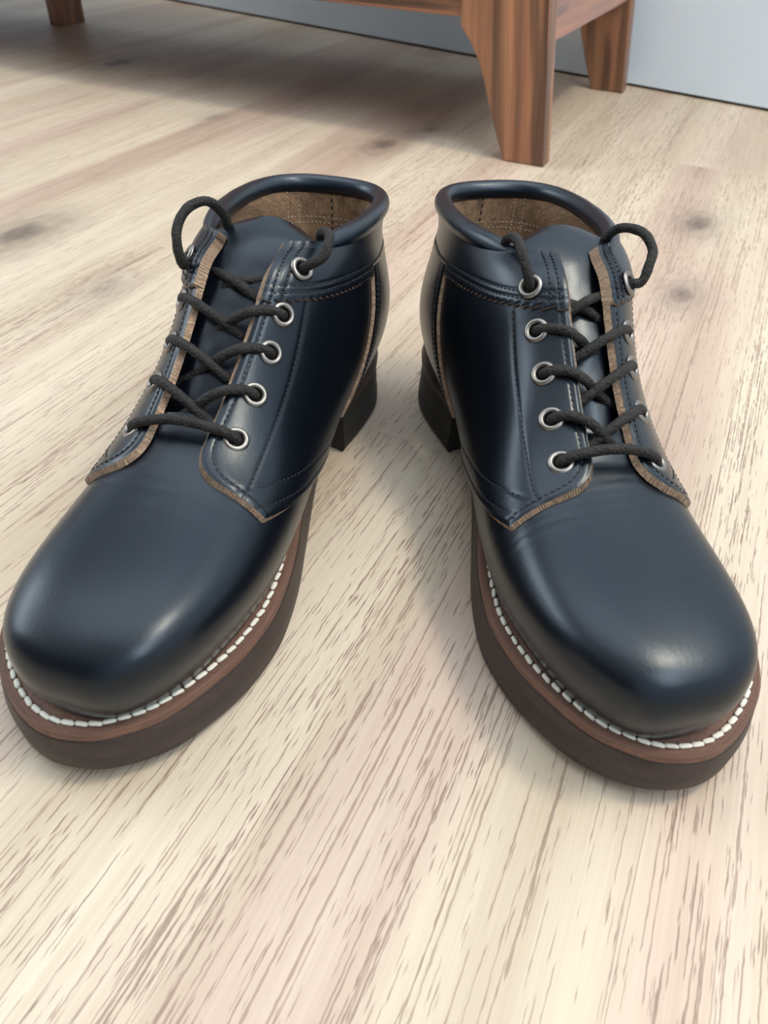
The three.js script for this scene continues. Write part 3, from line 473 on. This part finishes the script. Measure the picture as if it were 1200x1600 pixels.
/* ---------- floor: laminate planks ---------- */
const BD = 66.8 * Math.PI / 180, GL = new THREE.Vector3(Math.cos(BD), 0, -Math.sin(BD)), GC = new THREE.Vector3(Math.sin(BD), 0, Math.cos(BD)); // along and across the grain
const PW = 0.125, PL = 1.21, PT = 0.008, C0 = -0.0887;
const knots = [[-0.0285, 0.79, 0.011, 1.0], [-0.0187, 0.622, 0.009, 0.8], [-0.549, 0.464, 0.014, 1.1], [-0.913, 1.036, 0.016, 1.0], [-0.392, 0.866, 0.012, 1.0], [-0.369, 0.952, 0.011, 0.7], [-0.416, 0.4155, 0.012, 0.5], [0.30, 0.13, 0.012, 0.7], [-0.62, 0.86, 0.01, 0.5]];
const nA = noise2(401), nB = noise2(402), nC = noise2(403), nD = noise2(404);
function plankTexture(c0, l0, w, h, seed) {
  const strength = w > 1500 ? 1 : 0.5;
  const r = rng(seed), buf = new Float32Array(w * h * 3), px = (i, j) => (j * w + i) * 3;
  const near = knots.filter(k => k[0] > c0 - 0.02 && k[0] < c0 + PW + 0.02 && k[1] > l0 - 0.1 && k[1] < l0 + PL + 0.1).map(k => [k[0] - c0, k[1] - l0, k[2], k[3]]);
  const so = 0, tone = (r() - 0.5) * 4, swirl = 0.9;
  const warp = (l, c) => { // displacement of the grain across the board
    let d = 0.0045 * swirl * (nA((l + l0) * 3.2 + 40, (c + c0) * 9 + 40) - 0.5) * 2 + 0.0004 * (nB((l + l0) * 14 + 90, (c + c0) * 50 + 90) - 0.5);
    for (const [kc, kl, kr, ks] of near) { const dx = (l - kl) / (kr * 3.2), dy = (c - kc) / (kr * 1.1), q = Math.exp(-dx * dx); d += ks * q * kr * 0.75 * Math.sign(c - kc) * Math.exp(-Math.abs(dy) * 0.75) * (Math.abs(dy) < 0.4 ? Math.abs(dy) / 0.4 : 1); }
    return d;
  };
  for (let j = 0; j < h; j++) for (let i = 0; i < w; i++) {
    const l = i / w * PL, c = j / h * PW, v = c - warp(l, c) + c0 + 5, lw = l + l0 + 5;
    const broad = nC(v * 26, lw * 1.7 + 3), band = nD(v * 75, lw * 2.6), fine = nB(v * 330, lw * 9), hair = nA(v * 1300, lw * 26);
    let t = 0.55 * (broad - 0.5) + 0.42 * (band - 0.5) + 0.2 * (fine - 0.5) + 0.14 * (hair - 0.5);
    const gr = 0.10 * (hair - 0.5) + 0.10 * (nB(v * 2600, lw * 60) - 0.5); t += gr; let R = 200 + 34 * t + tone, G = 184 + 37 * t + tone, Bl = 162 + 39 * t + tone;
    const pink = sstep(0.45, 0.8, nC(v * 20 + 50, lw * 2.2)); R -= 10 * pink; G -= 16 * pink; Bl -= 12 * pink;
    for (const [kc, kl, kr, ks] of near) { const wob = 1 + 0.35 * (nB(l * 90, c * 160) - 0.5), dx = (l - kl) / (kr * 1.9 * wob), dy = (c - kc) / (kr * wob), q = Math.hypot(dx, dy); const halo = Math.exp(-q * q * 0.25) * 0.26 * ks, ring = (q < 3.2 ? (0.5 + 0.5 * Math.cos(q * 6.5 + 2 * nB(l * 60, c * 90))) * Math.exp(-q * 0.8) : 0) * 0.22 * ks, core = (1 - sstep(0.1, 1.0, q)) * 0.3 * ks * (0.5 + nA(l * 200, c * 500)); const k = 1 - Math.min(0.55, halo + ring + core) * 0.75; R *= k; G *= lerp(1, k, 1.03); Bl *= k; }
    const o = px(i, j); buf[o] = R; buf[o + 1] = G; buf[o + 2] = Bl;
  }
  // open pores: short dark dashes that follow the grain, thicker where a dark band runs
  const dash = (l, c, len, wid, a) => { const n = Math.ceil(len / PL * w); let cc = c; const ph = r() * 50; for (let m = 0; m < n; m++) { const ll = l + m / w * PL; if (ll >= PL) break; const jag = (nB(ll * 420 + ph, ph) - 0.5) * 0.00035; const off = warp(ll, c) - warp(l, c); const tw = wid * Math.min(1, m / 5, (n - m) / 5) * (0.6 + 0.8 * nA(ll * 260 + ph, 3)); const y0 = (c + off + jag) / PW * h, hw = tw / PW * h * 0.5; const lo = Math.floor(y0 - hw), hi = Math.ceil(y0 + hw); for (let y = lo; y <= hi; y++) { if (y < 0 || y >= h) continue; const cov = clamp(hw + 0.5 - Math.abs(y - y0), 0, 1) * a * strength; const o = px(Math.min(w - 1, Math.round(ll / PL * w)), y); buf[o] = lerp(buf[o], 136, cov); buf[o + 1] = lerp(buf[o + 1], 112, cov); buf[o + 2] = lerp(buf[o + 2], 96, cov); } if (m % 9 === 4 && r() < 0.06) { const y = Math.round(y0 - hw - 1); if (y >= 0 && y < h) { const o = px(Math.min(w - 1, Math.round(ll / PL * w)), y); for (let q = 0; q < 3; q++) buf[o + q] = Math.min(252, buf[o + q] + 26); } } } };
  const count = 5200;
  for (let m = 0; m < count; m++) { const l = r() * PL, c = r() * PW; const den = nD((c + c0 + 5 - warp(l, c)) * 60 + 9, (l + l0 + 5) * 2); if (r() > 0.25 + den * 0.9) continue; const big = r(); dash(l, c, big < 0.8 ? 0.004 + r() * 0.011 : 0.014 + r() * 0.04, (big < 0.75 ? 0.00024 : 0.0003) + r() * 0.0004 * den, 0.65 + r() * 0.35); }
  // long streaks in rows
  for (let m = 0; m < 80; m++) { const l = r() * PL - 0.05, c = r() * PW; const den = sstep(0.45, 0.7, nC((c + c0 + 5) * 20 + 50, (l + l0 + 5) * 2.2)); if (r() > 0.2 + den) continue; dash(Math.max(0, l), c, 0.05 + r() * 0.16, 0.0004 + r() * 0.0007, 0.6); }
  return dataTex(w, h, (x, y, c) => { const o = px(x, y); c[0] = buf[o]; c[1] = buf[o + 1]; c[2] = buf[o + 2]; }, true, false);
}
{
  const floor = new THREE.Group(); floor.name = 'floor'; floor.userData.kind = 'structure'; scene.add(floor);
  const baseMat = new THREE.MeshStandardMaterial({ color: new THREE.Color(0.60, 0.50, 0.38), roughness: 0.6 });
  const slab = new THREE.BoxGeometry(A1 - A0 + 0.2, 0.06, B1 + 0.2); slab.applyMatrix4(new THREE.Matrix4().makeBasis(WA, new THREE.Vector3(0, 1, 0), WB)); const sc = room((A0 + A1) / 2, -PT - 0.031, B1 / 2); slab.translate(sc.x, sc.y, sc.z);
  mesh('subfloor', slab, baseMat, floor);
  const plankGeo = (l0, l1, c0) => { // chamfered board, flat on the subfloor
    const g = 0.00004, b = 0.00014, P = (l, y, c) => GL.clone().multiplyScalar(l).addScaledVector(GC, c).setY(y), pos = [], uv = [], idx = [];
    const q = (a, bb, c, d) => { const o = pos.length / 3; for (const [l, y, cc] of [a, bb, c, d]) { const p = P(l, y, cc); pos.push(p.x, p.y, p.z); uv.push((l - l0) / PL, (cc - c0) / PW); } idx.push(o, o + 1, o + 2, o, o + 2, o + 3); };
    const a0 = l0 + g, a1 = l1 - g, e0 = c0 + g, e1 = c0 + PW - g, i0 = a0 + b, i1 = a1 - b, f0 = e0 + b, f1 = e1 - b;
    q([i0, 0, f0], [i0, 0, f1], [i1, 0, f1], [i1, 0, f0]);
    const ring = [[[a0, e0], [i0, f0]], [[a1, e0], [i1, f0]], [[a1, e1], [i1, f1]], [[a0, e1], [i0, f1]]];
    for (let m = 0; m < 4; m++) { const [o, i] = ring[m], [o2, i2] = ring[(m + 1) % 4]; q([o[0], -b, o[1]], [i[0], 0, i[1]], [i2[0], 0, i2[1]], [o2[0], -b, o2[1]]); q([o[0], -PT, o[1]], [o[0], -b, o[1]], [o2[0], -b, o2[1]], [o2[0], -PT, o2[1]]); }
    q([a0, -PT, e0], [a1, -PT, e0], [a1, -PT, e1], [a0, -PT, e1]);
    const G = new THREE.BufferGeometry(); G.setAttribute('position', new THREE.Float32BufferAttribute(pos, 3)); G.setAttribute('uv', new THREE.Float32BufferAttribute(uv, 2)); G.setIndex(idx); G.computeVertexNormals();
    const N = G.attributes.normal; for (let m = 0; m < 4; m++) N.setXYZ(m, 0, 1, 0); return G;
  };
  const mats = new Map(); let count = 0;
  const inside = (l, c) => { const p = GL.clone().multiplyScalar(l).addScaledVector(GC, c).sub(W0); const a = p.dot(WA), b = p.dot(WB); return [a, b]; };
  camera.aspect = 0.75; camera.updateProjectionMatrix();
  const shift = rng(808);
  for (let r = -15; r <= 9; r++) {
    const c0 = C0 + r * PW, off = r === 0 ? -0.234 : r === -1 ? 0.34 : r === -3 ? 0.5 : r === -4 ? 0.14 : shift() * PL;
    for (let k = -3; k <= 3; k++) {
      let l0 = off + k * PL, l1 = l0 + PL;
      // keep boards inside the room and near the view
      const ok = [0, 0.5, 1].some(f => [0, 1].some(e => { const [a, b] = inside(lerp(l0, l1, f), c0 + e * PW); return a > A0 && a < A1 && b > 0 && b < 1.9; })); if (!ok) continue;
      // trim the board where it would run under the back wall
      const bEnd = Math.max(inside(l1, c0)[1], inside(l1, c0 + PW)[1]); const slope = -GL.dot(WB); if (bEnd < -0.01) { l1 -= (-0.01 - bEnd) / slope; if (l1 < l0 + 0.03) continue; }
      let best = -9; for (const f of [0, 0.1, 0.3, 0.5, 0.7, 0.9, 1]) { const p = GL.clone().multiplyScalar(lerp(l0, l1, f)).addScaledVector(GC, c0 + PW / 2), d = p.distanceTo(camera.position), q = p.clone().project(camera); if (Math.abs(q.x) < 1.25 && Math.abs(q.y) < 1.2 && p.clone().sub(camera.position).dot(camera.getWorldDirection(new THREE.Vector3())) > 0) best = Math.max(best, -d); }
      const hasKnot = knots.some(q => q[0] > c0 && q[0] < c0 + PW && q[1] > l0 && q[1] < l1);
      let mat;
      if (best > -0.62) mat = new THREE.MeshStandardMaterial({ map: plankTexture(c0, l0, 2048, 800, 1000 + count), roughness: 0.5 });
      else if (best > -9 && (hasKnot || best > -1.0)) mat = new THREE.MeshStandardMaterial({ map: plankTexture(c0, l0, 1024, 256, 1000 + count), roughness: 0.5 });
      else { const key = count % 4; if (!mats.has(key)) mats.set(key, new THREE.MeshStandardMaterial({ map: plankTexture(-50 - key, 0, 640, 160, 70 + key), roughness: 0.5 })); mat = mats.get(key); }
      const m = mesh(count ? `plank_${String(count).padStart(3, '0')}` : 'plank', plankGeo(l0, l1, c0), mat, floor); count++;
    }
  }
}

/* ---------- wooden cabinet against the back wall ---------- */
{
  const cab = group('cabinet'); cab.userData = { label: 'low reddish-brown wooden cabinet on tapered legs against the white wall', category: 'cabinet' };
  const ca = 24 * Math.PI / 180; cab.position.set(0.157, 0, -0.888); cab.rotation.y = -ca; // local x along the front, z towards the room
  const woodTex = dataTex(1024, 512, (x, y, c) => { // x across the grain, y along; vertical stripes
    const u = x / 1024, v = y / 512, wv = 0.012 * (n1(u * 3, v * 2.5) - 0.5) + 0.004 * (n2(u * 9, v * 8) - 0.5), q = u + wv; const a = n3(q * 22, v * 1.2), b = n2(q * 70, v * 2), d = n1(q * 240, v * 6); const dark = sstep(0.60, 0.82, n2(q * 34 + 7, v * 1.5)); const k = 0.80 + 0.34 * a + 0.18 * (b - 0.5) + 0.14 * (d - 0.5) - 0.30 * dark; c[0] = 160 * k; c[1] = (105 + 10 * a) * k; c[2] = (78 + 2 * a) * k;
  }, true);
  const wood = new THREE.MeshPhysicalMaterial({ map: texRepeat(woodTex, 3.2), roughness: 0.42, clearcoat: 0.25, clearcoatRoughness: 0.3 });
  const rotTex = woodTex.clone(); rotTex.repeat.set(3.2, 3.2); rotTex.rotation = Math.PI / 2; rotTex.needsUpdate = true;
  const woodH = new THREE.MeshPhysicalMaterial({ map: rotTex, roughness: 0.42, clearcoat: 0.25, clearcoatRoughness: 0.3 });
  const endWood = new THREE.MeshPhysicalMaterial({ map: rotTex, color: new THREE.Color(0.95, 0.8, 0.78), roughness: 0.32, clearcoat: 0.5, clearcoatRoughness: 0.3 });
  const grain = (g, m) => { const p = g.attributes.position, u = new Float32Array(p.count * 2); for (let i = 0; i < p.count; i++) { const x = p.getX(i), y = p.getY(i), z = p.getZ(i); if (m === wood) { u[i * 2] = x + y * 0.13 + z * 0.9; u[i * 2 + 1] = y; } else if (m === endWood) { u[i * 2] = z; u[i * 2 + 1] = y + x; } else { u[i * 2] = x; u[i * 2 + 1] = y + z; } } g.setAttribute('uv', new THREE.BufferAttribute(u, 2)); return g; };
  const part = (name, g, m) => mesh(name, grain(g, m), m, cab);
  const bx = (x0, x1, y0, y1, z0, z1, r = 0.0015) => { const s = new THREE.Shape(); s.moveTo(x0 + r, y0 + r); s.lineTo(x1 - r, y0 + r); s.lineTo(x1 - r, y1 - r); s.lineTo(x0 + r, y1 - r); s.closePath(); return new THREE.ExtrudeGeometry(s, { depth: z1 - z0 - 2 * r, bevelEnabled: true, bevelThickness: r, bevelSize: r, bevelSegments: 2 }).translate(0, 0, z0 + r); };
  const legShape = () => { const s = new THREE.Shape(); const r = 0.002; s.moveTo(-0.045, r); s.lineTo(-0.002, r); s.lineTo(-0.022, 0.168); s.lineTo(-0.110, 0.168); s.lineTo(-0.108, 0.124); s.quadraticCurveTo(-0.083, 0.100, -0.071, 0.062); s.quadraticCurveTo(-0.056, 0.025, -0.045, r); return s; };
  const legGeo = d => { const g = new THREE.ExtrudeGeometry(legShape(), { depth: d - 0.004, bevelEnabled: true, bevelThickness: 0.002, bevelSize: 0.002, bevelSegments: 3, curveSegments: 10 }); return g; };
  const LEN = 1.98;
  part('leg', legGeo(0.027).translate(0, 0, -0.025), wood);
  part('leg', legGeo(0.027).translate(0, 0, -0.425), wood);
  const flip = d => { const g = legGeo(d).scale(-1, 1, 1); const i = g.index; if (i) { for (let m = 0; m < i.count; m += 3) { const t = i.getX(m + 1); i.setX(m + 1, i.getX(m + 2)); i.setX(m + 2, t); } } else for (const k of ['position', 'uv', 'normal']) { const a = g.attributes[k], n = a.itemSize; for (let m = 0; m < a.count; m += 3) for (let q = 0; q < n; q++) { const t = a.array[(m + 1) * n + q]; a.array[(m + 1) * n + q] = a.array[(m + 2) * n + q]; a.array[(m + 2) * n + q] = t; } } g.computeVertexNormals(); return g; };
  part('leg', flip(0.027).translate(-LEN, 0, -0.025), wood);
  part('support_leg', bx(-1.013, -0.979, 0, 0.14, -0.378, -0.324, 0.002), wood).userData.label = 'square support leg under the middle of the cabinet';
  part('front_rail', bx(-LEN + 0.1, -0.1, 0.1295, 0.166, -0.026, -0.006), woodH);
  part('side_panel', bx(-0.042, -0.0195, 0.112, 0.48, -0.40, -0.028), endWood);
  part('side_panel', bx(-LEN + 0.024, -LEN + 0.046, 0.128, 0.48, -0.40, -0.028), endWood);
  part('bottom_panel', bx(-LEN + 0.046, -0.046, 0.137, 0.155, -0.40, -0.03), woodH);
  part('back_panel', bx(-LEN + 0.046, -0.046, 0.155, 0.48, -0.40, -0.388), woodH);
  part('top_panel', bx(-LEN, 0, 0.48, 0.50, -0.42, 0), woodH);
  for (let k = 0; k < 3; k++) part('drawer', bx(lerp(-LEN + 0.05, -0.05, k / 3) + 0.002, lerp(-LEN + 0.05, -0.05, (k + 1) / 3) - 0.002, 0.17, 0.478, -0.03, -0.008), woodH);
}

/* ---------- ceiling lamp and window that give the light ---------- */
{
  const lamp = group('ceiling_lamp'); const c = room(LAMP.a, 0, LAMP.b); lamp.position.set(c.x, RH, c.z); lamp.userData = { label: 'round warm white ceiling lamp near the back wall', category: 'lamp' };
  mesh('base', new THREE.CylinderGeometry(0.23, 0.23, 0.03, 48).translate(0, -0.015, 0), new THREE.MeshStandardMaterial({ color: 0xdddddd, roughness: 0.5 }), lamp);
  const prof = [[0, -0.1], [0.12, -0.095], [0.19, -0.075], [0.22, -0.045], [0.22, -0.03]].map(([r, y]) => new THREE.Vector2(r, y));
  mesh('shade', new THREE.LatheGeometry(prof, 48), new THREE.MeshStandardMaterial({ color: 0xffffff, roughness: 0.6, emissive: lampC, emissiveIntensity: 3 }), lamp).castShadow = false;
  const frameMat = new THREE.MeshStandardMaterial({ color: 0xe8e8e8, roughness: 0.5 });
  const panel = group('ceiling_panel'); const pc = room(PANEL.a, 0, PANEL.b); panel.position.set(pc.x, RH, pc.z); panel.rotation.y = -WANG; panel.userData = { label: 'square flat cool white light panel on the ceiling', category: 'lamp' };
  const fr = []; for (const [w, h, x, z] of [[PANEL.w + 0.04, 0.02, 0, PANEL.h / 2 + 0.01], [PANEL.w + 0.04, 0.02, 0, -PANEL.h / 2 - 0.01], [0.02, PANEL.h, PANEL.w / 2 + 0.01, 0], [0.02, PANEL.h, -PANEL.w / 2 - 0.01, 0]]) fr.push(new THREE.BoxGeometry(w, 0.03, h).translate(x, -0.015, z));
  mesh('frame', mergeGeometries(fr), frameMat, panel);
  mesh('diffuser', new THREE.BoxGeometry(PANEL.w, 0.02, PANEL.h).translate(0, -0.018, 0), new THREE.MeshStandardMaterial({ color: 0x888888, roughness: 0.7, emissive: panelC, emissiveIntensity: 2.0 }), panel);
  const wb = (a0, a1, y0, y1, b0, b1) => { const g = new THREE.BoxGeometry(a1 - a0, y1 - y0, b1 - b0); g.applyMatrix4(new THREE.Matrix4().makeBasis(WA, new THREE.Vector3(0, 1, 0), WB)); const q = room((a0 + a1) / 2, (y0 + y1) / 2, (b0 + b1) / 2); g.translate(q.x, q.y, q.z); return g; };
  for (const [n, W, x0, x1, e] of [[1, WIN, A0, A0 + 0.04, A0 + 0.012], [2, WIN2, A1 - 0.04, A1, A1 - 0.012]]) {
    const y0 = W.y - W.h / 2, y1 = W.y + W.h / 2, b0 = W.b - W.w / 2, b1 = W.b + W.w / 2;
    const win = struct(`window_${n}`, mergeGeometries([wb(x0, x1, y0 - 0.06, y0, b0 - 0.06, b1 + 0.06), wb(x0, x1, y1, y1 + 0.06, b0 - 0.06, b1 + 0.06), wb(x0, x1, y0, y1, b0 - 0.06, b0), wb(x0, x1, y0, y1, b1, b1 + 0.06)]), frameMat);
    mesh('pane', n === 1 ? wb(x0, e, y0, y1, b0, b1) : wb(e, x1, y0, y1, b0, b1), new THREE.MeshStandardMaterial({ color: 0x222222, roughness: 0.3, emissive: new THREE.Color(0.85, 0.93, 1.0), emissiveIntensity: 2.5 }), win);
  }
}

/* ---------- the boots ---------- */
buildBoot(BOOTS[1], 'black leather lace-up boot on the left, its lace loop over the light floor', {
  throatTop: 0, throatLow: 1.5, gapTop: 14.5, gapLow: 12, tongueX: 0,
  inner: [[107.8, 120, -23.5], [125, 108.5, -22], [140, 97.5, -21.5], [157.7, 87.4, -21], [177, 77.5, -20.5]],
  outer: [[106, 119, 26], [123, 107, 25], [140, 96, 24], [157, 85, 23.5], [178, 74.5, 23]],
  loopOut: [[116, 120, 26], [117, 128, 27], [112, 136, 28], [105, 141, 26], [98, 142, 21], [92, 137, 18], [88, 130, 17], [86, 120, 18]],
  loopIn: [[111, 126, -30], [110, 130, -36], [105, 135, -37], [97, 135, -34], [90, 132, -29], [85, 126, -26], [84, 114, -25]],
});
buildBoot(BOOTS[0], 'black leather lace-up boot on the right, nearer the cabinet leg', {
  throatTop: 6, throatLow: -3.5, gapTop: 9, gapLow: 9.5, tongueX: 2,
  inner: [[115.5, 118, -17.3], [130.5, 106, -18.3], [147, 94.8, -20], [165.5, 84, -22], [183.3, 75.5, -23.9]],
  outer: [[114.5, 117.5, 24], [131.4, 103.5, 22], [144, 93.4, 20.5], [161.7, 82.4, 19], [185.3, 72.5, 16.5]],
  loopOut: [[118, 120, 31], [116, 126, 34], [111, 131, 37], [104, 136, 35], [97, 136, 30], [91, 132, 27], [88, 125, 25], [86, 115, 26]],
  loopIn: [[118, 126, -22], [114, 133, -24], [107, 136, -24], [99, 135, -23], [91, 131, -23], [86, 124, -22], [84, 112, -21]],
});

renderer.render(scene, camera);
